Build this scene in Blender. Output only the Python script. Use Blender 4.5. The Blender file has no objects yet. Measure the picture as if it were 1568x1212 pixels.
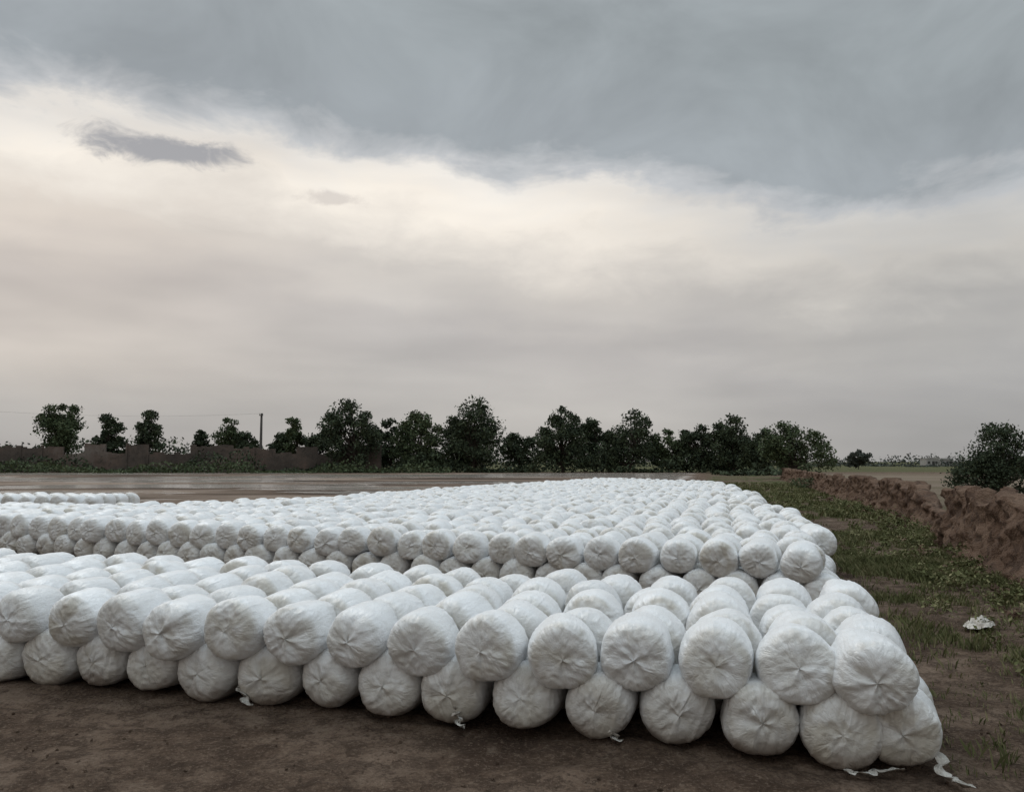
import bpy, math, random
import numpy as np
from mathutils import Vector, Matrix
random.seed(7); rng=np.random.default_rng(7)
scn=bpy.context.scene
scn.view_settings.view_transform='Standard'
try: scn.view_settings.look='None'
except: pass
scn.view_settings.exposure=0
COL=scn.collection
H=2.05; F=1230.0; PITCH=math.radians(4.65)

def s2l(c):
    return tuple(((v/255)/12.92 if v/255<=0.04045 else ((v/255+0.055)/1.055)**2.4) for v in c)+(1.0,)

# ---------------------------------------------------------------- node helper
class NT:
    def __init__(s,nt): s.nt=nt; s.n=nt.nodes; s.l=nt.links
    def put(s,sock,v):
        if isinstance(v,bpy.types.NodeSocket): s.l.new(v,sock)
        elif v is not None: sock.default_value=v
    def m(s,op,a,b=None,c=None,clamp=False):
        n=s.n.new('ShaderNodeMath'); n.operation=op; n.use_clamp=clamp
        s.put(n.inputs[0],a)
        if b is not None: s.put(n.inputs[1],b)
        if c is not None: s.put(n.inputs[2],c)
        return n.outputs[0]
    def mr(s,v,a,b,c=0.0,d=1.0,smooth=True):
        n=s.n.new('ShaderNodeMapRange'); n.interpolation_type='SMOOTHSTEP' if smooth else 'LINEAR'
        s.put(n.inputs[0],v)
        for i,x in enumerate((a,b,c,d)): s.put(n.inputs[i+1],x)
        return n.outputs[0]
    def comb(s,x,y,z):
        n=s.n.new('ShaderNodeCombineXYZ'); s.put(n.inputs[0],x); s.put(n.inputs[1],y); s.put(n.inputs[2],z); return n.outputs[0]
    def sep(s,v):
        n=s.n.new('ShaderNodeSeparateXYZ'); s.put(n.inputs[0],v); return n.outputs
    def vm(s,op,a,b):
        n=s.n.new('ShaderNodeVectorMath'); n.operation=op; s.put(n.inputs[0],a)
        if op=='SCALE': s.put(n.inputs['Scale'],b)
        else: s.put(n.inputs[1],b)
        return n.outputs[0]
    def noise(s,v,scale,detail=4,rough=0.55,dist=0.0):
        n=s.n.new('ShaderNodeTexNoise'); s.put(n.inputs['Vector'],v); n.inputs['Scale'].default_value=scale
        n.inputs['Detail'].default_value=detail; n.inputs['Roughness'].default_value=rough; n.inputs['Distortion'].default_value=dist
        return n.outputs['Fac']
    def ramp(s,f,pts,interp='LINEAR'):
        n=s.n.new('ShaderNodeValToRGB'); s.put(n.inputs[0],f); cr=n.color_ramp; cr.interpolation=interp
        while len(cr.elements)<len(pts): cr.elements.new(0.5)
        for e,(p,c) in zip(cr.elements,pts):
            e.position=p; e.color=c if len(c)==4 else tuple(c)+(1,)
        return n.outputs[0]
    def mix(s,f,a,b,mode='MIX'):
        n=s.n.new('ShaderNodeMix'); n.data_type='RGBA'; n.blend_type=mode
        s.put(n.inputs[0],f); s.put(n.inputs[6],a); s.put(n.inputs[7],b); return n.outputs[2]
    def bump(s,h,strength,dist):
        n=s.n.new('ShaderNodeBump'); s.put(n.inputs['Height'],h); n.inputs['Strength'].default_value=strength; n.inputs['Distance'].default_value=dist
        return n.outputs[0]
def newmat(name):
    m=bpy.data.materials.new(name); m.use_nodes=True
    nt=m.node_tree; b=nt.nodes['Principled BSDF']; return m,NT(nt),b
g3=lambda v:(v,v,v,1)

# ---------------------------------------------------------------- world
w=bpy.data.worlds.new("World"); scn.world=w; w.use_nodes=True
try:
    w.cycles.sampling_method='MANUAL'; w.cycles.sample_map_resolution=256
except Exception: pass
N=NT(w.node_tree); bg=w.node_tree.nodes['Background']
tc=N.n.new('ShaderNodeTexCoord'); D=tc.outputs['Generated']
X,Y,Z=N.sep(D)[:]
az=N.m('MULTIPLY',N.m('ARCTAN2',X,Y),57.2958)
el=N.m('MULTIPLY',N.m('ARCSINE',Z),57.2958)
Ds=N.comb(X,Y,N.m('MULTIPLY',Z,2.2))
n1=N.noise(Ds,3.0,2,0.5)
n2=N.noise(Ds,9.0,5,0.6,0.3)
n3=N.noise(N.comb(X,Y,N.m('MULTIPLY',Z,1.6)),4.2,5,0.58,0.5)
n4=N.noise(N.comb(X,Y,N.m('MULTIPLY',Z,5.0)),2.4,3,0.5,0.2)
azp=N.m('DIVIDE',N.m('ADD',az,40.0),80.0,clamp=True)
def P(a,b): return ((a+40)/80,g3(b/40))
bel=N.m('MULTIPLY',N.ramp(azp,[P(-38,22),P(-28,23),P(-18,22.0),P(-7,20.3),P(5.5,18.8),P(13,18.0),P(18,16.0),P(23,14.8),P(28,15.4),P(36,16.2)],'B_SPLINE'),40.0)
s=N.m('SUBTRACT',el,bel)
s=N.m('ADD',s,N.m('MULTIPLY',N.m('SUBTRACT',n1,0.5),4.5))
s=N.m('ADD',s,N.m('MULTIPLY',N.m('SUBTRACT',n2,0.5),6.5))
sf=N.m('DIVIDE',N.m('ADD',s,25.0),35.0,clamp=True)
def S(a,c): return ((a+25)/35,s2l(c))
base=N.ramp(sf,[S(-22,(174,171,169)),S(-16,(186,182,178)),S(-11,(195,190,186)),S(-6.5,(208,202,195)),S(-2.8,(240,232,221)),S(-0.6,(233,228,221)),
                S(0.8,(192,194,196)),S(2.6,(159,165,169)),S(9,(160,167,170))])
low=N.mr(s,-1.0,1.5,1.0,0.0)
rd=N.m('SUBTRACT',1.0,N.m('MULTIPLY',N.mr(az,2.0,32.0),0.30))
base=N.mix(low,base,N.mix(1.0,base,N.comb(rd,N.m('POWER',rd,0.9),N.m('POWER',rd,0.80)),'MULTIPLY'))
lf=N.m('MULTIPLY',N.mr(az,-5.0,-32.0),N.m('MULTIPLY',N.mr(el,1.5,7.0),N.mr(s,-3.5,-8.0)))
base=N.mix(lf,base,N.mix(1.0,base,(1.16,1.11,1.06,1),'MULTIPLY'))
st=N.m('ADD',1.0,N.m('MULTIPLY',N.m('SUBTRACT',n4,0.49),N.m('MULTIPLY',low,-0.7)))
base=N.mix(1.0,base,N.comb(st,st,N.m('POWER',st,0.95)),'MULTIPLY')
mo=N.m('ADD',1.0,N.m('MULTIPLY',N.m('SUBTRACT',n3,0.5),N.m('MULTIPLY',N.m('SUBTRACT',1.0,low),0.85)))
base=N.mix(1.0,base,N.comb(mo,mo,mo),'MULTIPLY')
def puff(a0,e0,ra,re,k,col,amt):
    global base
    dx=N.m('DIVIDE',N.m('SUBTRACT',az,a0),ra); dy=N.m('DIVIDE',N.m('SUBTRACT',el,e0),re)
    r=N.m('SQRT',N.m('ADD',N.m('MULTIPLY',dx,dx),N.m('MULTIPLY',dy,dy)))
    nn=N.noise(N.comb(X,Y,N.m('MULTIPLY',Z,2.0)),k,5,0.65,0.5)
    r=N.m('ADD',r,N.m('MULTIPLY',N.m('SUBTRACT',nn,0.5),2.6))
    msk=N.m('MULTIPLY',N.mr(r,1.35,0.45),amt)
    base=N.mix(msk,base,s2l(col))
puff(-24.0,19.9,4.8,0.95,17,(162,162,165),0.95)
puff(-13.0,18.0,2.2,0.5,24,(200,192,186),0.55)
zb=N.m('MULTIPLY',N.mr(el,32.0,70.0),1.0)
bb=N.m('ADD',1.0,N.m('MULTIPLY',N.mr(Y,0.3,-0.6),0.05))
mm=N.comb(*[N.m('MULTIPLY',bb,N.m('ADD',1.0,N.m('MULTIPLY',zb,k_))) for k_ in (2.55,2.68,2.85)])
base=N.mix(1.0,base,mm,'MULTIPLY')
sky=N.n.new('ShaderNodeTexSky'); sky.sky_type='NISHITA'; sky.sun_disc=False
SUN_EL=math.radians(50); SUN_AZ=math.radians(-35)
sky.sun_elevation=SUN_EL; sky.sun_rotation=SUN_AZ
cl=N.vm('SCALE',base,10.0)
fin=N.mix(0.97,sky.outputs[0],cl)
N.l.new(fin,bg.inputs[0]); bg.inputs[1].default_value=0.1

sd=bpy.data.lights.new('sun','SUN'); sd.energy=0.85; sd.angle=math.radians(30); sd.color=(1,0.96,0.91)
so=bpy.data.objects.new('sun',sd); COL.objects.link(so)
dirv=Vector((math.sin(SUN_AZ)*math.cos(SUN_EL),math.cos(SUN_AZ)*math.cos(SUN_EL),math.sin(SUN_EL)))
so.rotation_euler=dirv.to_track_quat('Z','Y').to_euler()

# ---------------------------------------------------------------- camera
cd=bpy.data.cameras.new('camera'); cd.sensor_width=36; cd.lens=36*F/1568; cd.clip_end=8000; cd.clip_start=0.05
co=bpy.data.objects.new('camera',cd); COL.objects.link(co); co.location=(0,0,H)
co.rotation_euler=(math.pi/2+PITCH,0,0); scn.camera=co

# ---------------------------------------------------------------- mesh helpers
def mesh_np(name,verts,faces,mats=(),mi=None,smooth=False):
    me=bpy.data.meshes.new(name)
    verts=np.asarray(verts,dtype=np.float32); faces=np.asarray(faces,dtype=np.int32)
    k=faces.shape[1]
    me.vertices.add(len(verts)); me.vertices.foreach_set('co',verts.ravel())
    me.loops.add(faces.size); me.loops.foreach_set('vertex_index',faces.ravel())
    me.polygons.add(len(faces)); me.polygons.foreach_set('loop_start',np.arange(0,faces.size,k,dtype=np.int32))
    try: me.polygons.foreach_set('loop_total',np.full(len(faces),k,dtype=np.int32))
    except Exception: pass
    for m in mats: me.materials.append(m)
    if mi is not None: me.polygons.foreach_set('material_index',np.asarray(mi,dtype=np.int32))
    me.polygons.foreach_set('use_smooth',np.full(len(faces),smooth,dtype=bool))
    me.update(calc_edges=True); me.validate()
    return me
def addobj(name,me,parent=None,loc=(0,0,0)):
    o=bpy.data.objects.new(name,me); COL.objects.link(o); o.location=loc
    if parent: o.parent=parent
    return o
def grid_faces(nr,nc,wrap=False):
    r=np.arange(nr-1)[:,None]; c=np.arange(nc if wrap else nc-1)[None,:]
    a=r*nc+c; b=r*nc+(c+1)%nc; d=(r+1)*nc+c; e=(r+1)*nc+(c+1)%nc
    return np.stack([a,b,e,d],-1).reshape(-1,4)
class Builder:
    def __init__(s): s.v=[];s.f=[];s.m=[];s.n=0
    def add(s,v,f,m):
        v=np.asarray(v,float); f=np.asarray(f,int)
        s.v.append(v); s.f.append(f+s.n); s.m.append(np.full(len(f),m)); s.n+=len(v)
    def tube(s,pts,rad,m,sides=7):
        pts=[Vector(p) for p in pts]; V=[]
        for i,p in enumerate(pts):
            t=(pts[min(i+1,len(pts)-1)]-pts[max(i-1,0)]).normalized()
            u=t.cross(Vector((0.3,1,0.1))).normalized(); v=t.cross(u)
            for k in range(sides):
                a=2*math.pi*k/sides; V.append(p+(u*math.cos(a)+v*math.sin(a))*rad[i])
        s.add([tuple(x) for x in V],grid_faces(len(pts),sides,True),m)
    def leaves(s,C,size,m,flat=0.0):
        n=len(C); a=rng.normal(size=(n,3)); a/=np.linalg.norm(a,axis=1)[:,None]
        b=rng.normal(size=(n,3)); b-=(a*b).sum(1)[:,None]*a; b/=np.linalg.norm(b,axis=1)[:,None]
        sz=(size*rng.uniform(0.5,1.3,n))[:,None]; 
        V=np.stack([C-a*sz,C-b*sz*0.5,C+a*sz,C+b*sz*0.5],1).reshape(-1,3)
        s.add(V,np.arange(4*n).reshape(-1,4),m)
    def box(s,c,d,m,rot=0):
        c=np.array(c,float); d=np.array(d,float)/2
        V=np.array([[x,y,z] for x in(-1,1) for y in(-1,1) for z in(-1,1)],float)*d
        cr,sr=math.cos(rot),math.sin(rot); V=np.stack([V[:,0]*cr-V[:,1]*sr,V[:,0]*sr+V[:,1]*cr,V[:,2]],1)+c
        s.add(V,[[0,1,3,2],[4,6,7,5],[0,4,5,1],[2,3,7,6],[0,2,6,4],[1,5,7,3]],m)
    def mesh(s,name,mats,smooth=False):
        return mesh_np(name,np.concatenate(s.v),np.concatenate(s.f),mats,np.concatenate(s.m),smooth)

# ---------------------------------------------------------------- layout lines
EDGE=[(0,3.3),(3,3.3),(5.4,3.1),(8.5,3.9),(11.2,4.8),(17,6.6),(22,7.6),(38,11.1),(47,12.6),(70,16),(160,38)]
WALL=[(0,5.6),(10,7.4),(15.6,9.3),(27,13.5),(43,18),(65,24),(160,50)]
def lin(tab,y): return np.interp(y,[a for a,b in tab],[b for a,b in tab])
def vnoise(x,y,seed=0):
    xi=np.floor(x).astype(np.int64); yi=np.floor(y).astype(np.int64); fx=x-xi; fy=y-yi
    fx=fx*fx*(3-2*fx); fy=fy*fy*(3-2*fy)
    def h(a,b):
        v=np.sin(a*127.1+b*311.7+seed*74.7)*43758.5453; return v-np.floor(v)
    return (h(xi,yi)*(1-fx)+h(xi+1,yi)*fx)*(1-fy)+(h(xi,yi+1)*(1-fx)+h(xi+1,yi+1)*fx)*fy
def fbm(x,y,seed=0,o=4):
    r=0;a=0.5;t=0
    for i in range(o): r=r+a*vnoise(x*2**i,y*2**i,seed+i); t+=a; a*=0.5
    return r/t
sm=lambda x,a,b: (lambda t:t*t*(3-2*t))(np.clip((x-a)/(b-a),0,1))

# ---------------------------------------------------------------- ground
n=620; t=np.linspace(-1,1,n); k=9.6
gx=np.sinh(t*k)/math.sinh(k)*3500+2; gy=np.sinh(t*k)/math.sinh(k)*3500+7
GX,GY=np.meshgrid(gx,gy)
dist=np.hypot(GX,GY)
def grassmask(x,y):
    e=lin(EDGE,y); wl=lin(WALL,y)
    nn=fbm(x*0.7,y*0.5,3)
    u=(x-e)/np.maximum(wl-e,0.5)
    strip=sm(u,0.02,0.14)*(1-sm(x,wl+0.2,wl+1.2))
    path=(1-sm(u,0.15,0.34))*(1-sm(y,10.5,15))
    dens=strip*(1-0.85*path)
    g=sm(nn+0.03*sm(y,9,16),0.40,0.59)*dens
    far=sm(y,148,160)*0.9
    return np.clip(np.maximum(g,far),0,1)
GM=grassmask(GX,GY)
def zrel(x,y,gm):
    d=np.hypot(x,y)
    z=((fbm(x*0.8,y*0.8,11)-0.5)*0.07+(fbm(x*4,y*4,5)-0.5)*0.045+(fbm(x*14,y*14,15,2)-0.5)*0.020)*(1-sm(d,30,70))
    z=z+(fbm(x*0.5,y*0.5,31)-0.45)*0.28*(1-sm(y,40,80))*sm(x-lin(EDGE,y),0.6,2.0)
    for k_,(c0,sl) in enumerate(((4.15,-0.22),(3.4,-0.25),(2.9,-0.12))):
        q=(y-c0-sl*x+0.12*np.sin(x*0.9+k_)); z=z-0.035*np.exp(-(q/0.13)**2)+0.022*np.exp(-((np.abs(q)-0.2)/0.07)**2)
    return z-0.01
Zg=zrel(GX,GY,GM)
field=sm(GY-0.25*GX,24,32)*(1-sm(GX-lin(EDGE,GY),-3.0,0.0))*(1-sm(GY,138,146))
beyond=sm(GX-lin(WALL,GY),0.8,1.5)*(1-sm(GY,110,150))*sm(GY,0,5)
gv=np.stack([GX,GY,Zg],-1).reshape(-1,3)
mg,N,B=newmat('ground_soil')
geo=N.n.new('ShaderNodeNewGeometry'); Pp=geo.outputs['Position']
def attr(nm):
    a=N.n.new('ShaderNodeAttribute'); a.attribute_name=nm; return a.outputs['Fac']
ga,fa,ba=attr('grass'),attr('field'),attr('beyond')
a1=N.noise(Pp,0.9,5,0.62,0.5); a2=N.noise(Pp,4.0,6,0.75,0.4); a3=N.noise(Pp,34,3,0.75)
soil=N.ramp(a1,[(0.34,(0.078,0.050,0.035)),(0.47,(0.135,0.092,0.065)),(0.57,(0.200,0.142,0.104)),(0.70,(0.265,0.195,0.146))])
soil=N.mix(N.mr(a2,0.45,0.58,0.0,0.68),soil,(0.058,0.038,0.027,1))
soil=N.mix(N.mr(a2,0.43,0.34,0.0,0.5),soil,(0.26,0.195,0.145,1))
soil=N.mix(N.mr(a3,0.53,0.66,0.0,0.55),soil,(0.26,0.195,0.145,1))
soil=N.mix(N.mr(a3,0.46,0.36,0.0,0.5),soil,(0.045,0.031,0.023,1))
px,py,pz=N.sep(Pp)[:]
f1=N.noise(N.comb(N.m('MULTIPLY',px,0.022),N.m('MULTIPLY',py,0.060),0.0),1.0,5,0.65,0.4); f2=N.noise(N.comb(N.m('MULTIPLY',px,0.03),N.m('MULTIPLY',py,0.10),3.0),1.0,5,0.68)
mud=N.ramp(f2,[(0.42,(0.060,0.042,0.032)),(0.49,(0.15,0.108,0.080)),(0.55,(0.23,0.172,0.132)),(0.62,(0.31,0.24,0.19))])
wet=N.m('MULTIPLY',N.mr(N.m('ADD',f1,N.mr(py,40.0,110.0,-0.015,0.02)),0.50,0.52),fa)
mud=N.mix(wet,mud,(0.37,0.32,0.28,1))
colr=N.mix(fa,soil,mud)
by=N.ramp(f2,[(0.35,(0.12,0.10,0.06)),(0.65,(0.26,0.20,0.155))])
colr=N.mix(ba,colr,by)
gr=N.ramp(a2,[(0.3,(0.042,0.050,0.020)),(0.5,(0.074,0.086,0.033)),(0.7,(0.13,0.122,0.060))])
gf=N.m('MULTIPLY',ga,N.mr(N.m('ADD',a2,N.m('MULTIPLY',ga,0.2)),0.48,0.70))
colr=N.mix(gf,colr,gr)
N.put(B.inputs['Base Color'],colr)
ro=N.m('SUBTRACT',0.95,N.m('MULTIPLY',wet,0.82)); N.put(B.inputs['Roughness'],ro)
N.put(B.inputs['Specular IOR Level'],N.m('ADD',0.10,N.m('MULTIPLY',wet,0.40)))
hh=N.m('MULTIPLY',N.m('ADD',N.m('MULTIPLY',a2,1.0),N.m('MULTIPLY',a3,0.35)),N.m('SUBTRACT',1.0,wet))
N.put(B.inputs['Normal'],N.bump(hh,1.0,0.16))
me=mesh_np('ground',gv,grid_faces(n,n),[mg],smooth=True)
for nm,ar in(('grass',GM),('field',field),('beyond',beyond)):
    at=me.attributes.new(nm,'FLOAT','POINT'); at.data.foreach_set('value',ar.astype(np.float32).ravel())
addobj('ground',me)
def clods(name,pts,mat,smin,smax):
    bd=Builder()
    for (xx,yy) in pts:
        s_=smin+(smax-smin)*random.random()**3; V=[];ns=6
        z0=float(zrel(np.array([xx]),np.array([yy]),None)[0]); sq=random.uniform(0.45,0.85)
        for i in range(5):
            for k in range(ns):
                ph=-1.5+3.0*i/4; aa=2*math.pi*k/ns; rr=s_*(1+random.uniform(-.3,.3)); V.append((xx+rr*math.cos(ph)*math.cos(aa),yy+rr*math.cos(ph)*math.sin(aa),z0+rr*sq*0.4+rr*sq*math.sin(ph)))
        bd.add(V,grid_faces(5,ns,True),0)
    addobj(name,bd.mesh(name,[mat]))
clods('soil_clods',[(random.uniform(-5,4.5),random.uniform(3.6,7.0)) for _ in range(1500)],mg,0.003,0.018)

# ---------------------------------------------------------------- bale film material
mf,N,B=newmat('white_stretch_film')
tc=N.n.new('ShaderNodeTexCoord'); O=tc.outputs['Object']; oi=N.n.new('ShaderNodeObjectInfo'); R=oi.outputs['Random']
x,y,z=N.sep(O)[:]
r=N.m('SQRT',N.m('ADD',N.m('MULTIPLY',x,x),N.m('MULTIPLY',z,z))); ri=N.m('DIVIDE',1.0,N.m('MAXIMUM',r,0.13))
cx=N.m('MULTIPLY',x,ri); cz=N.m('MULTIPLY',z,ri); off=N.m('MULTIPLY',R,37.0)
ln=N.m('ADD',N.m('ABSOLUTE',y),N.m('MULTIPLY',r,-1.0))
v1=N.comb(N.m('ADD',cx,off),cz,N.m('MULTIPLY',ln,1.6))
w1=N.noise(v1,8.0,3,0.6,0.7)
rid=N.m('ABSOLUTE',N.m('SUBTRACT',w1,0.5))
O2=N.vm('ADD',O,N.comb(off,off,off))
lump=N.noise(O2,5.0,2,0.5,0.5)
cr1=N.m('ABSOLUTE',N.m('SUBTRACT',N.noise(O2,15.0,2,0.5,1.4),0.5))
hgt=N.m('ADD',N.m('MULTIPLY',rid,-1.2),N.m('MULTIPLY',cr1,-0.55))
hgt=N.m('ADD',hgt,N.m('MULTIPLY',lump,0.4))
N.put(B.inputs['Normal'],N.bump(hgt,0.65,0.017))
gk=N.mr(R,0.0,1.0,0.78,0.87,False)
c=N.mix(N.mr(lump,0.38,0.62,0.0,0.6),N.comb(N.m('MULTIPLY',gk,0.99),gk,N.m('MULTIPLY',gk,1.01)),(0.72,0.72,0.715,1))
c=N.mix(N.m('MULTIPLY',N.mr(rid,0.03,0.0),0.20),c,(0.50,0.47,0.43,1))
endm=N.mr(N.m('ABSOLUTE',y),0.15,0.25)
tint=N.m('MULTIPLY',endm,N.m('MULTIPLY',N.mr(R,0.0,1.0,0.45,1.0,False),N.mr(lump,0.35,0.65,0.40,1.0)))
c=N.mix(tint,c,(0.50,0.465,0.405,1))  # creamy ends, with albedo also darkened so end faces look less lit
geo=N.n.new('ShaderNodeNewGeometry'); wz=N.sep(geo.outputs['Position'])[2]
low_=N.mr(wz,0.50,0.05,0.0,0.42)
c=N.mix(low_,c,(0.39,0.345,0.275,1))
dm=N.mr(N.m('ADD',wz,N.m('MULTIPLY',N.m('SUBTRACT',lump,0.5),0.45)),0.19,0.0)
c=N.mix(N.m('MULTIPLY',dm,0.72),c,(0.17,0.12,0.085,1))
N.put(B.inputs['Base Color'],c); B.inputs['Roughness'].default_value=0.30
B.inputs['Specular IOR Level'].default_value=0.5

RB=0.272; LB=0.282
def bale_mesh(idx,na=180,nr=76,strap=False):
    rg=np.random.default_rng(100+idx)
    e=2/rg.uniform(3.5,4.4)
    phd=np.linspace(-math.pi/2,math.pi/2,2000); rd_=np.abs(np.cos(phd))**e*RB; yd=np.sign(np.sin(phd))*np.abs(np.sin(phd))**e*LB
    sd_=np.concatenate([[0],np.cumsum(np.hypot(np.diff(rd_),np.diff(yd)))]); q=np.linspace(0,sd_[-1],nr)
    rr=np.interp(q,sd_,rd_); yy=np.interp(q,sd_,yd)
    rr[0]=rr[-1]=0.002
    th=np.linspace(0,2*math.pi,na,endpoint=False)
    T,Rr=np.meshgrid(th,rr); _,Yy=np.meshgrid(th,yy)
    dr=np.gradient(rr); dy=np.gradient(yy); L=np.hypot(dr,dy)
    NR=np.repeat((dy/L)[:,None],na,1); NY=np.repeat((-dr/L)[:,None],na,1)
    disp=np.zeros_like(T)
    for k in (2,3,4,5,6):
        disp+=rg.normal()*0.0060/(k**0.5)*np.cos(k*T+rg.uniform(0,6.3)+rg.normal()*1.2*Yy/LB)
    x0=Rr*np.cos(T); z0=Rr*np.sin(T); u=Rr/RB
    crump=np.zeros_like(T)
    for k in range(22):
        fr=rg.uniform(16,55); ph=rg.uniform(0,6.3); nx_,nz_,ny_=rg.normal(size=3); nn=math.sqrt(nx_**2+nz_**2+ny_**2)
        crump+=(1-2*np.abs(np.sin((x0*nx_+z0*nz_+Yy*ny_)/nn*fr+ph+1.2*np.sin(x0*13+z0*11+k))))
    for side in(-1,1):
        for f in range(rg.integers(34,50)):
            a0=rg.uniform(0,2*math.pi); sk=rg.normal()*0.5; ww=rg.uniform(0.014,0.036); am=rg.uniform(0.0012,0.0046)*rg.choice([1,-1],p=[.45,.55])
            l0=rg.uniform(-0.06,0.18)
            d=(T-a0-sk*(side*Yy-LB)+math.pi)%(2*math.pi)-math.pi
            disp+=am*np.exp(-np.abs(d/ww)**1.5)*sm(side*Yy,l0,l0+0.12)*sm(u,0.6,0.92)
    for side in(-1,1):
        ends=sm(side*Yy,0.05,LB*0.95)
        disp+=ends*rg.uniform(0.004,0.018)*(1-u**2)
        gx0,gz0=rg.normal(size=2)*0.05
        amp=0.35 if strap else 1.0
        for f in range(rg.integers(56,76)):
            gx_,gz_=gx0+rg.normal()*0.055,gz0+rg.normal()*0.055
            dx,dz=x0-gx_,z0-gz_; rg_=np.hypot(dx,dz); ta=np.arctan2(dz,dx); ug=rg_/RB
            a0=rg.uniform(0,2*math.pi); wd=rg.uniform(0.006,0.024); am=amp*rg.uniform(0.0012,0.0044)*rg.choice([1,-1],p=[0.45,0.55])
            if rg.random()<0.10: am*=1.6; wd*=1.4
            r0=rg.uniform(0.42,0.98); r1=r0+rg.uniform(0.15,0.5); bend=0.2+rg.normal()*0.6
            d=(ta-a0-bend*(1-ug)+math.pi)%(2*math.pi)-math.pi
            env=sm(ug,r0-0.16,r0+0.1)*(1-sm(ug,r1-0.25,r1))*sm(side*Yy,-0.0,LB*0.8)
            disp+=am*np.exp(-np.abs(d*np.maximum(ug,0.05)/(wd*1.9))**1.5)*env
        ugc=np.hypot(x0-gx0,z0-gz0)/RB
        disp+=ends*crump*(0.0005+0.0007*np.exp(-(ugc/0.45)**2))
        disp-=ends*rg.uniform(-0.005,0.005)*np.exp(-(ugc/0.25)**2)
        for f in range(22):
            cx_,cz_=gx0+rg.normal()*0.10,gz0+rg.normal()*0.10; an=rg.uniform(0,3.14); l_=rg.uniform(0.02,0.09); w_=rg.uniform(0.004,0.009)
            p=(x0-cx_)*math.cos(an)+(z0-cz_)*math.sin(an); qv=-(x0-cx_)*math.sin(an)+(z0-cz_)*math.cos(an)+8*p*p*rg.normal()*0.5
            disp+=ends*rg.uniform(0.0015,0.005)*rg.choice([1,-1])*np.exp(-(p/l_)**2-(qv/w_)**2)
        if strap:
            a=rg.normal()*0.35; cc,ss=math.cos(a),math.sin(a); v=x0*cc+z0*ss; wv=-x0*ss+z0*cc
            lo=rg.uniform(-0.2,0.02); hi=lo+rg.uniform(0.14,0.28); band=sm(v,lo-0.008,lo+0.008)*(1-sm(v,hi-0.008,hi+0.008))
            disp+=ends*band*0.006
            for f in range(24):
                vc=rg.uniform(-0.26,0.26); sl=rg.normal()*0.12; ww=rg.uniform(0.003,0.009); am=rg.uniform(0.002,0.007)*rg.choice([1,-1])
                w0=rg.uniform(-0.25,0.1); w1_=w0+rg.uniform(0.15,0.5)
                disp+=am*np.exp(-((v-vc-sl*wv)/ww)**2)*sm(wv,w0-0.04,w0)*(1-sm(wv,w1_-0.04,w1_))*ends
    disp+=crump*0.00025
    Xx=(Rr+NR*disp)*np.cos(T); Zz=(Rr+NR*disp)*np.sin(T); Y2=Yy+NY*disp
    Y2=Y2+Zz*rg.normal()*0.06+Xx*rg.normal()*0.05
    Xx=Xx*(1+0.015*rg.normal()*Y2/LB)
    Zz=np.where(Zz<-0.22,-0.22+(Zz+0.22)*0.65,Zz)
    Xx*=1.0+0.03*np.clip(-Zz/RB,0,1)
    V=np.stack([Xx,Y2,Zz],-1).reshape(-1,3)
    return mesh_np('bale_film_%d'%idx,V,grid_faces(nr,na,True)[:,::-1],[mf],smooth=True)
BM=[bale_mesh(i) for i in range(15)]
BS=[bale_mesh(40+i,strap=True) for i in range(7)]

def put_bale(parent,x,y,z,axis_ang,jit=1.0,ps=0.15,sc0=1.0):
    yaw=axis_ang-math.pi/2+random.gauss(0,0.06)*jit
    if random.random()<0.5: yaw+=math.pi
    me_=random.choice(BS) if random.random()<ps else random.choice(BM)
    o=bpy.data.objects.new('bale',me_)
    COL.objects.link(o); o.parent=parent
    o.location=(x,y,z)
    sc=sc0*random.uniform(0.955,1.035)
    o.rotation_euler=(random.gauss(0,0.05)*jit,random.gauss(0,0.12)*jit,yaw)
    o.scale=(sc*random.choice([1,-1])*random.uniform(0.98,1.03),sc*random.uniform(0.95,1.03),sc*random.uniform(0.965,1.02))
def empty(name):
    o=bpy.data.objects.new(name,None); COL.objects.link(o); return o
ZB=0.248; ZT=0.615; SP=0.568; SL=0.585
st=empty('silage_bale_stack')
d=np.array([-0.958,0.286]); a=np.array([0.286,0.958]); P0=np.array([1.775,5.97])
aang=math.atan2(a[1],a[0])
for j in range(5):
    so1=random.gauss(0,0.05) if j else 0
    for i in range(-2,30):
        p=P0+d*(SP*i+so1*(j>0)+(0.17 if (i==-2) else 0.05 if i==-1 else 0))+a*SL*j+np.array([random.gauss(0,0.016),random.gauss(0,0.04)])
        put_bale(st,p[0],p[1],ZB+random.gauss(0,0.008),aang,ps=0.5 if j==0 else 0.1,sc0=0.975)
    off_=random.uniform(-0.09,0.09) if j else 0
    for i in range(-2,29):
        p=P0+d*(SP*(i+0.5)+off_+(0.09 if i==-2 else 0.02 if i==-1 else 0))+a*(SL*j-0.09+(random.gauss(0,0.045) if j else random.gauss(0,0.035)))+np.array([random.gauss(0,0.018 if j else 0.012),0])
        put_bale(st,p[0],p[1],ZT+random.gauss(0,0.018 if j else 0.010),aang,jit=1.3 if j else 1.0,ps=0.15,sc0=0.982)
def inpoly(x,y,poly):
    c=False;j=len(poly)-1
    for i in range(len(poly)):
        xi,yi=poly[i];xj,yj=poly[j]
        if (yi>y)!=(yj>y) and x<(xj-xi)*(y-yi)/(yj-yi)+xi: c=not c
        j=i
    return c
poly=[(4.42,10.7),(6.15,17),(7.3,22),(10.6,38),(12.2,47),(6.8,58),(-2.5,37.5),(-6.1,27.3),(-10.4,22.2),(-24,25.2),(-24,22.3)]
st2=empty('silage_bale_stack')
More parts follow.
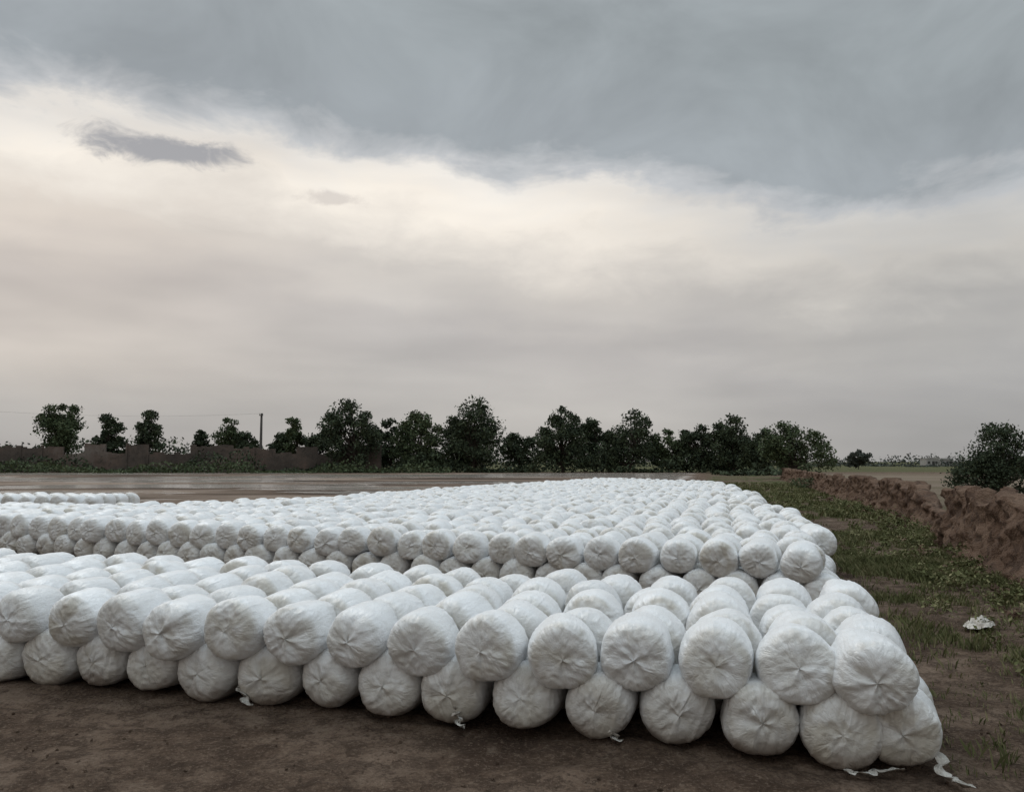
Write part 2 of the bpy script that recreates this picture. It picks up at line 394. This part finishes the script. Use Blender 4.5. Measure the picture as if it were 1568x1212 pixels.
d2=np.array([-0.917,0.397]); a2=np.array([0.25,0.968]); P2=np.array([4.30,11.25]); ang2=math.atan2(0.955,0.29)
for j in range(0,85):
    off_=random.uniform(-0.15,0.15) if j else 0
    for i in range(-14,50):
        for lay in(0,1):
            p=P2+d2*(SP*(i+0.5*lay)+off_)+a2*SL*j
            if not inpoly(p[0],p[1]-0.05,poly) : continue
            q=p+rng.normal(size=2)*(0.042 if j else 0.03)
            if lay==0:
                rim=any(not inpoly(p[0]+dx,p[1]+dy-0.05,poly) for dx,dy in((1.6,0),(-1.6,0),(0,1.8),(0,-1.8)))
                if not rim: continue
            put_bale(st2,q[0],q[1],(ZB if lay==0 else ZT+0.03)+random.gauss(0,0.024 if j else 0.015),ang2,jit=1.4 if j else 1.0,ps=0.1,sc0=1.0)
st3=empty('silage_bale_stack')
for j in range(4):
    for i in range(0,16):
        for lay in(0,1):
            put_bale(st3,-14.0-SP*(i+0.5*lay)+0.15*j,27.6+0.03*i+SL*j,(ZB if lay==0 else ZT+0.03)+random.gauss(0,0.01),math.radians(82))

# ---------------------------------------------------------------- loose film tails and scraps
ml,N,B=newmat('torn_film'); tc=N.n.new('ShaderNodeTexCoord')
nz=N.noise(tc.outputs['Object'],14,4,0.6,0.5)
N.put(B.inputs['Base Color'],N.ramp(nz,[(0.35,(0.28,0.245,0.205)),(0.6,(0.55,0.52,0.47))])); B.inputs['Roughness'].default_value=0.45
N.put(B.inputs['Normal'],N.bump(nz,0.8,0.02))
def ribbon(name,pts,wd,seed,parent=None):
    rg=np.random.default_rng(seed); n=40; tt=np.linspace(0,1,n); pts=np.array(pts,float)
    tk=np.linspace(0,1,len(pts)); C=np.stack([np.interp(tt,tk,pts[:,k]) for k in range(3)],1)
    C[:,0]+=0.02*np.sin(tt*17+seed); C[:,1]+=0.015*np.sin(tt*23+seed)
    T=np.gradient(C,axis=0); T/=np.linalg.norm(T,axis=1)[:,None]
    S=np.cross(T,[0,0.25,1.0]); S/=np.linalg.norm(S,axis=1)[:,None]
    m=8; V=[]
    for k in range(m):
        u=(k/(m-1)-0.5); wv=wd*(0.55+0.45*np.sin(tt*9+seed)**2)
        V.append(C+S*(u*wv)[:,None]+np.array([0,0,1])*(np.abs(np.sin(tt*14+k*1.7+seed))*0.022+0.006*((k%2)))[:,None]+np.array([0,-1,0])*((k%2)*0.008))
    V=np.stack(V,1).reshape(-1,3)
    return addobj(name,mesh_np(name,V,grid_faces(n,m),[ml],smooth=True),parent)
def ground_at(px_,py_,z=0.0):
    u=px_-784; wv=606-py_; dz=math.sin(PITCH)+wv/F*math.cos(PITCH); t=(z-H)/dz
    return (t*u/F, t*(math.cos(PITCH)-wv/F*math.sin(PITCH)), z)
g=ground_at
ribbon('torn_film_strip',[g(1290,1183,0.02),g(1322,1188,0.02),g(1350,1182,0.02),g(1385,1180,0.03)],0.06,1)
ribbon('torn_film_strip',[g(1425,1130,0.16),g(1438,1165,0.07),g(1447,1192,0.02),g(1490,1207,0.02)],0.09,2)
ribbon('torn_film_strip',[g(372,1030,0.22),g(370,1058,0.10),g(382,1082,0.02)],0.08,3)
ribbon('torn_film_strip',[g(698,1085,0.14),g(702,1102,0.07),g(706,1116,0.02)],0.06,5)
ribbon('torn_film_strip',[g(934,1112,0.12),g(940,1126,0.06),g(948,1138,0.015)],0.06,4)
# crumpled sheet of film lying on the verge, draped over the actual ground height
n_=40; uu,vv=np.meshgrid(np.linspace(-1,1,n_),np.linspace(-1,1,n_))
cr=np.array(g(1500,966,0.0)); ang_=np.arctan2(vv,uu); rr_=np.maximum(np.abs(uu),np.abs(vv)); out=0.75+0.5*fbm(np.cos(ang_)*1.5+4,np.sin(ang_)*1.5+4,8)
cu=rr_*np.cos(ang_)*out; cv=rr_*np.sin(ang_)*out
gx_=cr[0]+cu*0.17; gy_=cr[1]+cv*0.22
zz=zrel(gx_,gy_,None)+0.05+(1-rr_**2)*(0.06+0.10*np.abs(fbm(cu*2.6+5,cv*2.6+3,9)-0.45)*2)+0.035*np.abs(fbm(cu*6,cv*6,4)-0.5)*2
addobj('discarded_plastic_sheet',mesh_np('discarded_plastic_sheet',np.stack([gx_,gy_,zz],-1).reshape(-1,3),grid_faces(n_,n_),[ml],smooth=True))

# ---------------------------------------------------------------- earthen boundary wall, right
mw,N,B=newmat('mud_wall_clay'); geo=N.n.new('ShaderNodeNewGeometry'); Pp=geo.outputs['Position']
x,y,z=N.sep(Pp)[:]
b1=N.noise(Pp,1.0,4,0.6); b2=N.noise(N.comb(N.m('MULTIPLY',x,2.2),N.m('MULTIPLY',y,2.2),N.m('MULTIPLY',z,2.6)),1.0,5,0.7,0.6); b3=N.noise(Pp,11,4,0.7)
c=N.ramp(b1,[(0.3,(0.105,0.064,0.044)),(0.5,(0.145,0.092,0.064)),(0.7,(0.200,0.134,0.096))])
c=N.mix(N.mr(b2,0.46,0.62,0.0,0.72),c,(0.055,0.035,0.026,1))
c=N.mix(N.mr(b3,0.58,0.75,0,0.4),c,(0.23,0.165,0.12,1))
N.put(B.inputs['Base Color'],c); B.inputs['Roughness'].default_value=0.95; B.inputs['Specular IOR Level'].default_value=0.15
N.put(B.inputs['Normal'],N.bump(N.m('ADD',b2,N.m('MULTIPLY',b3,0.5)),1.0,0.16))
def rough_wall(name,path,hts,thick,mat,step=0.08,nh=24,rough=0.24,seed=0):
    path=np.array(path,float); seg=np.concatenate([[0],np.cumsum(np.hypot(*np.diff(path,axis=0).T))])
    n=int(seg[-1]/step); q=np.linspace(0,seg[-1],n); cx=np.interp(q,seg,path[:,0]); cy=np.interp(q,seg,path[:,1]); hh=np.interp(q,seg,hts)
    tx,ty=np.gradient(cx),np.gradient(cy); L=np.hypot(tx,ty); nx,ny=-ty/L,tx/L
    nz_=q*0
    h=hh*(0.90+0.24*fbm(q*0.35,nz_,seed))+(fbm(q*2.6,nz_+3,seed+2)-0.5)*0.30*np.minimum(1,hh)
    h-=0.20*hh*sm(fbm(q*0.5,nz_+9,seed+4),0.58,0.61)
    prof=[]
    for k in range(nh): f=k/(nh-1); prof.append((-1*(1.0+1.5*(1-f)**3-0.12*f),f))
    prof+=[(-0.5,1.02),(0.0,1.03),(0.5,1.02)]
    for k in range(nh): f=1-k/(nh-1); prof.append((1*(1.0+1.5*(1-f)**3-0.12*f),f))
    V=[]
    for j,(o,f) in enumerate(prof):
        z=h*f; dd=(fbm(q*0.9,z*2.2+(10 if o>0 else 0),seed+5)-0.5)*rough*1.5+(fbm(q*3.0,z*6+(10 if o>0 else 0),seed+6)-0.5)*rough*1.3
        off=o*thick/2+dd*np.sign(o)
        V.append(np.stack([cx+nx*off,cy+ny*off,z-(0.25 if f==0 else 0)+ (0.07*(fbm(q*6,nz_+j,seed+8)-0.5) if f>0.9 else 0)],1))
    V=np.stack(V,1).reshape(-1,3)
    return addobj(name,mesh_np(name,V,grid_faces(n,len(prof)),[mat],smooth=True))
rough_wall('mud_wall',[(7.0,8.5),(9.45,15.6),(11.3,20.8)],[1.25,1.38,1.3],0.42,mw,seed=1)
rough_wall('mud_wall',[(11.3,20.6),(12.6,24.2),(13.6,27),(18,43),(24,65),(32,95)],[0.5,0.75,1.25,1.2,1.1,1.2],0.42,mw,step=0.13,seed=4)
clods('fallen_clods',[(float(lin(WALL,yy))-random.uniform(0.1,1.3),yy) for yy in (random.uniform(8,45) for _ in range(420))],mw,0.03,0.13)

# ---------------------------------------------------------------- far brick wall, left
mk,N,B=newmat('weathered_brick'); geo=N.n.new('ShaderNodeNewGeometry'); Pp=geo.outputs['Position']
b1=N.noise(Pp,0.10,4,0.65); b2=N.noise(Pp,1.4,4,0.7)
c=N.ramp(b1,[(0.34,(0.055,0.045,0.038)),(0.48,(0.095,0.075,0.062)),(0.56,(0.125,0.090,0.072)),(0.66,(0.175,0.148,0.128))])
c=N.mix(N.mr(b2,0.5,0.7,0,0.6),c,(0.04,0.034,0.029,1)); N.put(B.inputs['Base Color'],c); B.inputs['Roughness'].default_value=0.95
N.put(B.inputs['Normal'],N.bump(b2,0.8,0.2))
def px_at(px_,Yd): return (px_-784)/F*Yd
bd=Builder(); Yw=152
xs=np.arange(px_at(-160,Yw),px_at(560,Yw),4.0)
hgt=5.3
for i,x0 in enumerate(xs):
    hgt=5.3+0.55*(hgt-5.3)+random.uniform(-0.6,0.4)
    hh_=3.8 if random.random()<0.12 else hgt
    for k in range(4):
        hk=hh_+random.uniform(-0.35,0.12); bd.box((x0+0.5+k*1.0,Yw+0.02*((i+k)%3),hk/2-0.1),(0.995,0.4,hk),0)
    if random.random()<0.3: bd.box((x0,Yw-0.02,hh_/2+0.02),(0.32,0.62,hh_+0.15),0)
addobj('boundary_brick_wall',bd.mesh('boundary_brick_wall',[mk]))

# ---------------------------------------------------------------- trees
def leafmat(name,cols,sc):
    m,N,B=newmat(name); geo=N.n.new('ShaderNodeNewGeometry'); a=N.noise(geo.outputs['Position'],sc,2,0.6)
    v=N.m('ADD',N.m('MULTIPLY',geo.outputs['Random Per Island'],0.35),N.m('MULTIPLY',a,0.7))
    N.put(B.inputs['Base Color'],N.ramp(v,[(0.3,cols[0]),(0.5,cols[1]),(0.75,cols[2])])); B.inputs['Roughness'].default_value=0.8
    B.inputs['Specular IOR Level'].default_value=0.1
    return m
LF=leafmat('tree_foliage',[(0.030,0.040,0.026),(0.048,0.062,0.037),(0.074,0.092,0.050)],0.4)  # leaf albedo raised in place of haze, likewise in light_foliage
LG=leafmat('light_foliage',[(0.042,0.057,0.031),(0.068,0.090,0.045),(0.102,0.120,0.064)],0.4)
LH=leafmat('hazy_foliage',[(0.06,0.068,0.06),(0.08,0.088,0.076),(0.10,0.11,0.09)],0.3)  # distance haze painted in as a paler, greyer leaf colour
BK,N,B=newmat('bark'); geo=N.n.new('ShaderNodeNewGeometry')
nz=N.noise(geo.outputs['Position'],6,3,0.6); N.put(B.inputs['Base Color'],N.ramp(nz,[(0.3,(0.03,0.022,0.017)),(0.7,(0.085,0.065,0.05))])); B.inputs['Roughness'].default_value=0.95
def tree(px_,top,Dd,wpx,mat=LF,trunkfrac=0.2,leaf=None,nb=44,dens=150,kind='round',base=0.0,name='broadleaf_tree'):
    h=H+(706-top)/F*Dd; wd=wpx/F*Dd; bx=px_at(px_,Dd)
    if leaf is None: leaf=0.30*Dd/150
    b=Builder(); rg=random
    cb=h*trunkfrac; ch=h-cb; small=wpx<60
    lean=rg.uniform(-0.06,0.06)*wd
    b.tube([(0,0,-0.2),(lean*0.2,0,cb*0.5),(lean*0.5,0,cb),(lean,0.1,cb+ch*0.35),(lean*1.1,0,cb+ch*0.7)],[h*0.026,h*0.021,h*0.018,h*0.012,h*0.004],0)
    domes=[(lean+rg.uniform(-0.08,0.08)*wd,0.0,1.0,0.40 if small else 0.33)]
    for q in range(rg.randint(1,2) if small else rg.randint(4,5)):
        sg=1 if q%2 else -1
        domes.append((lean+sg*rg.uniform(0.14,0.32)*wd,rg.uniform(-0.2,0.2)*wd,rg.uniform(0.58,0.90) if not small else rg.uniform(0.75,0.95),rg.uniform(0.18,0.26)))
    for k in range(nb):
        lx,ly,lh,lw=domes[0] if k%5<(3 if small else 2) else domes[1+(k%(len(domes)-1))]
        zf=rg.random()**0.8
        env=math.sqrt(max(0.0,1-(max(0,zf-0.35)/0.68)**2))*(0.8+0.2*min(1,zf/0.3)) if kind!='umb' else (0.6+0.45*zf if zf<0.7 else 1.0-(zf-0.7)*1.2)
        aa=rg.uniform(0,6.283); rad=env*wd*lw*math.sqrt(rg.random())*rg.uniform(0.85,1.15)
        br=min(wd*rg.uniform(0.12,0.19),ch*0.12) if small else min(wd*rg.uniform(0.06,0.14),ch*0.2)
        cz=cb+br*0.4+zf*(ch*lh-1.3*br)
        c=np.array([lx+math.cos(aa)*rad,ly+math.sin(aa)*rad,cz])
        z0=cb*0.9+0.35*(cz-cb)
        b.tube([(lean*0.6,0,z0*0.9),((lean*0.6+c[0])*0.5,c[1]*0.5,(z0+cz)*0.5-0.02*h),tuple(c)],[h*0.008,h*0.005,h*0.0015],0,4)
        m_=int(dens*rg.uniform(0.7,1.2)*(0.8 if small else 1)); P_=rng.normal(size=(m_,3)); P_/=np.linalg.norm(P_,axis=1)[:,None]
        P_*=(rng.random(m_)**0.42*rng.uniform(0.75,1.35,m_))[:,None]*br*np.array([1.3,1.3,0.95])
        b.leaves(c+P_,leaf,1)
    return addobj(name,b.mesh(name,[BK,mat]),loc=(bx,Dd,base))
T=[ (100,617,158,80,'umb',LG,0.26),(165,632,156,62,'round',LF,0.10),(228,627,156,46,'round',LF,0.10),(308,654,165,28,'round',LF,0.15),(345,638,165,40,'umb',LG,0.2),
 (375,656,162,42,'round',LF,0.1),(457,639,160,34,'umb',LG,0.25),(430,662,170,46,'round',LF,0.1),(490,657,158,48,'round',LF,0.05),(548,607,150,104,'round',LF,0.10),(598,637,158,62,'round',LF,0.05),(641,629,152,82,'round',LG,0.08),
 (726,604,150,98,'round',LF,0.08),(700,636,152,56,'round',LF,0.05),(795,661,154,52,'round',LF,0.03),(862,616,150,88,'round',LF,0.08),(912,638,158,68,'round',LF,0.05),(962,622,150,102,'round',LF,0.07),
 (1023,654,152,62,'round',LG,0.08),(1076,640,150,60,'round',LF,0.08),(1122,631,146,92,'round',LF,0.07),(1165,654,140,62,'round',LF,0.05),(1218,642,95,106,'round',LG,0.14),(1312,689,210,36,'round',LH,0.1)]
for t_ in T: tree(t_[0],t_[1],t_[2],t_[3],mat=t_[5],trunkfrac=t_[6],kind=t_[4],nb=max(28,int(72*min(1,t_[3]/80))),dens=115)
tree(1520,645,36,126,mat=LF,trunkfrac=0.12,leaf=0.075,nb=85,dens=150)
def mass(name,segs,mat,leaf,per):
    b=Builder(); C=[]
    for (x0,x1,Yd,hmin,hmax,dep) in segs:
        L=abs(px_at(x1,Yd)-px_at(x0,Yd)); n_=int(L*per)
        xx=rng.uniform(px_at(x0,Yd),px_at(x1,Yd),n_); yy=Yd+rng.uniform(-dep,dep,n_)
        hh=hmin+(hmax-hmin)*np.clip((fbm(xx*0.16,yy*0.1,13)-0.32)*2.4,0,1)
        zz=rng.random(n_)**0.75*hh
        C.append(np.stack([xx,yy,zz],1))
    b.leaves(np.concatenate(C),leaf,0)
    return addobj(name,b.mesh(name,[mat]))
mass('undergrowth',[(470,1180,149,0.5,4.2,3),(500,1180,162,2.2,7.4,3),(1100,1240,120,0.5,2.6,5)],LF,0.36,72)
mass('reed_bank',[(-150,690,143,0.2,2.6,3)],LG,0.30,60)
mass('reed_bank',[(-150,480,148,0.4,4.2,1.5)],LF,0.30,45)
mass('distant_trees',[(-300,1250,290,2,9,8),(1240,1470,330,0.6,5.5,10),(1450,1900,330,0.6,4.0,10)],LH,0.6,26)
mass('distant_trees',[(-200,480,176,2.5,7.6,5)],LF,0.42,60)
mass('roadside_bush',[(1212,1255,60,0.2,1.3,1.2)],LG,0.08,420)

# ---------------------------------------------------------------- pole with wires
mc,N,B=newmat('concrete'); geo=N.n.new('ShaderNodeNewGeometry'); nz=N.noise(geo.outputs['Position'],3,4)
N.put(B.inputs['Base Color'],N.ramp(nz,[(0.3,(0.07,0.065,0.06)),(0.7,(0.13,0.12,0.11))])); B.inputs['Roughness'].default_value=0.9
b=Builder(); px0=px_at(400,155); b.tube([(px0,155,0),(px0,155,5),(px0,155,11.3)],[0.32,0.27,0.2],0,8)
b.box((px0,154.75,10.9),(0.75,0.14,0.16),0)
for dx in(-0.32,0.32): b.tube([(px0+dx,154.75,10.98),(px0+dx,154.75,11.3)],[0.06,0.04],0,6)
addobj('power_pole',b.mesh('power_pole',[mc]))
b=Builder()
for dx in(-0.32,0.32):
    A=Vector((px0+dx,154.75,11.25)); E=Vector((px_at(-250,150)+dx,148,14.2)); pts=[]
    for i in range(21):
        f=i/20; p=A.lerp(E,f); p.z-=4*1.8*f*(1-f); pts.append(tuple(p))
    b.tube(pts,[0.006]*21,0,4)
addobj('power_lines',b.mesh('power_lines',[mc]))
mh,N,B=newmat('whitewash'); geo=N.n.new('ShaderNodeNewGeometry'); nz=N.noise(geo.outputs['Position'],0.8,4)
N.put(B.inputs['Base Color'],N.ramp(nz,[(0.3,(0.26,0.25,0.24)),(0.7,(0.38,0.37,0.35))]))
mdk,N,B=newmat('dark_opening'); nz=N.noise(None,3,2); N.put(B.inputs['Base Color'],N.ramp(nz,[(0.3,(0.03,0.03,0.03)),(0.7,(0.05,0.045,0.04))]))
for (pp,wd,hh,Yd) in((1393,4.5,2.9,322),(1416,5,2.7,345)):
    e=empty('farm_house'); e.location=(px_at(pp,Yd),Yd-14,0)
    b=Builder(); b.box((0,0,hh/2),(wd,5,hh),0); addobj('walls',b.mesh('walls',[mh]),e)
    b=Builder(); b.box((0,0,hh+0.12),(wd+0.3,5.3,0.24),0); b.box((0,-2.55,hh+0.45),(wd+0.1,0.2,0.4),0); addobj('roof_parapet',b.mesh('roof_parapet',[mh]),e)
    b=Builder(); b.box((0.3,-2.52,1.05),(1.0,0.06,2.1),0); b.box((-wd*0.3,-2.52,1.6),(0.9,0.06,1.0),0); b.box((wd*0.32,-2.52,1.6),(0.9,0.06,1.0),0)
    addobj('door_and_windows',b.mesh('door_and_windows',[mdk]),e)
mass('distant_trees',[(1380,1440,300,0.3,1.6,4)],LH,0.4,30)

# ---------------------------------------------------------------- grass
GR=leafmat('grass_blades',[(0.07,0.074,0.032),(0.122,0.132,0.056),(0.24,0.215,0.12)],1.2)
def grass(name,n_,y0,y1,pw,hmin,hmax,wb,blades):
    yy=y0+(y1-y0)*rng.random(n_)**pw
    xx=lin(EDGE,yy)+rng.uniform(-0.05,1.05,n_)*(lin(WALL,yy)-lin(EDGE,yy)+0.1)
    keep=(grassmask(xx,yy)*1.05+0.03)>rng.random(n_); xx=xx[keep]; yy=yy[keep]; m_=len(xx)
    hs=(hmin+(hmax-hmin)*rng.random(m_)**2)*(0.4+fbm(xx*1.1,yy*1.1,21)*1.5)
    X_=np.repeat(xx,blades)+rng.normal(size=m_*blades)*0.045; Y_=np.repeat(yy,blades)+rng.normal(size=m_*blades)*0.045; Hh=np.repeat(hs,blades)*rng.uniform(0.5,1.1,m_*blades)
    an=rng.uniform(0,6.283,m_*blades); ld=rng.uniform(0.1,0.9,m_*blades)*Hh; k=len(X_)
    dx,dy=np.cos(an),np.sin(an)
    gz=zrel(X_,Y_,None)
    wv=wb*(1+Y_/12); o=np.full(k,-0.02)
    v0=np.stack([X_-dy*wv,Y_+dx*wv,o+gz],1); v1=np.stack([X_+dy*wv,Y_-dx*wv,o+gz],1)
    v2=np.stack([X_+dx*ld*0.4+dy*wv*0.8,Y_+dy*ld*0.4-dx*wv*0.8,Hh*0.6+gz],1); v3=np.stack([X_+dx*ld,Y_+dy*ld,Hh+gz],1)
    V=np.stack([v0,v1,v2,v3],1).reshape(-1,3)
    addobj(name,mesh_np(name,V,np.arange(4*k).reshape(-1,4),[GR]))
grass('grass',40000,4.3,24,1.25,0.03,0.13,0.0035,7)
grass('grass',13000,20,75,1.0,0.05,0.18,0.006,5)
b=Builder()
for _ in range(190):
    yy=random.uniform(5,40); e_=float(lin(EDGE,yy)); wl=float(lin(WALL,yy)); xx=wl-0.25-abs(random.gauss(0,0.30))*(wl-e_)
    if xx<e_+0.7: continue
    hh=random.uniform(0.06,0.30); z0=float(zrel(np.array([xx]),np.array([yy]),None)[0]); m_=int(60+hh*260)
    Pn=rng.normal(size=(m_,3))*np.array([0.5,0.5,0.34])*hh+np.array([xx,yy,z0+hh*0.45]); Pn[:,2]=np.maximum(Pn[:,2],z0)
    b.leaves(Pn,0.022+yy*0.0008,0)
addobj('weeds',b.mesh('weeds',[GR]))
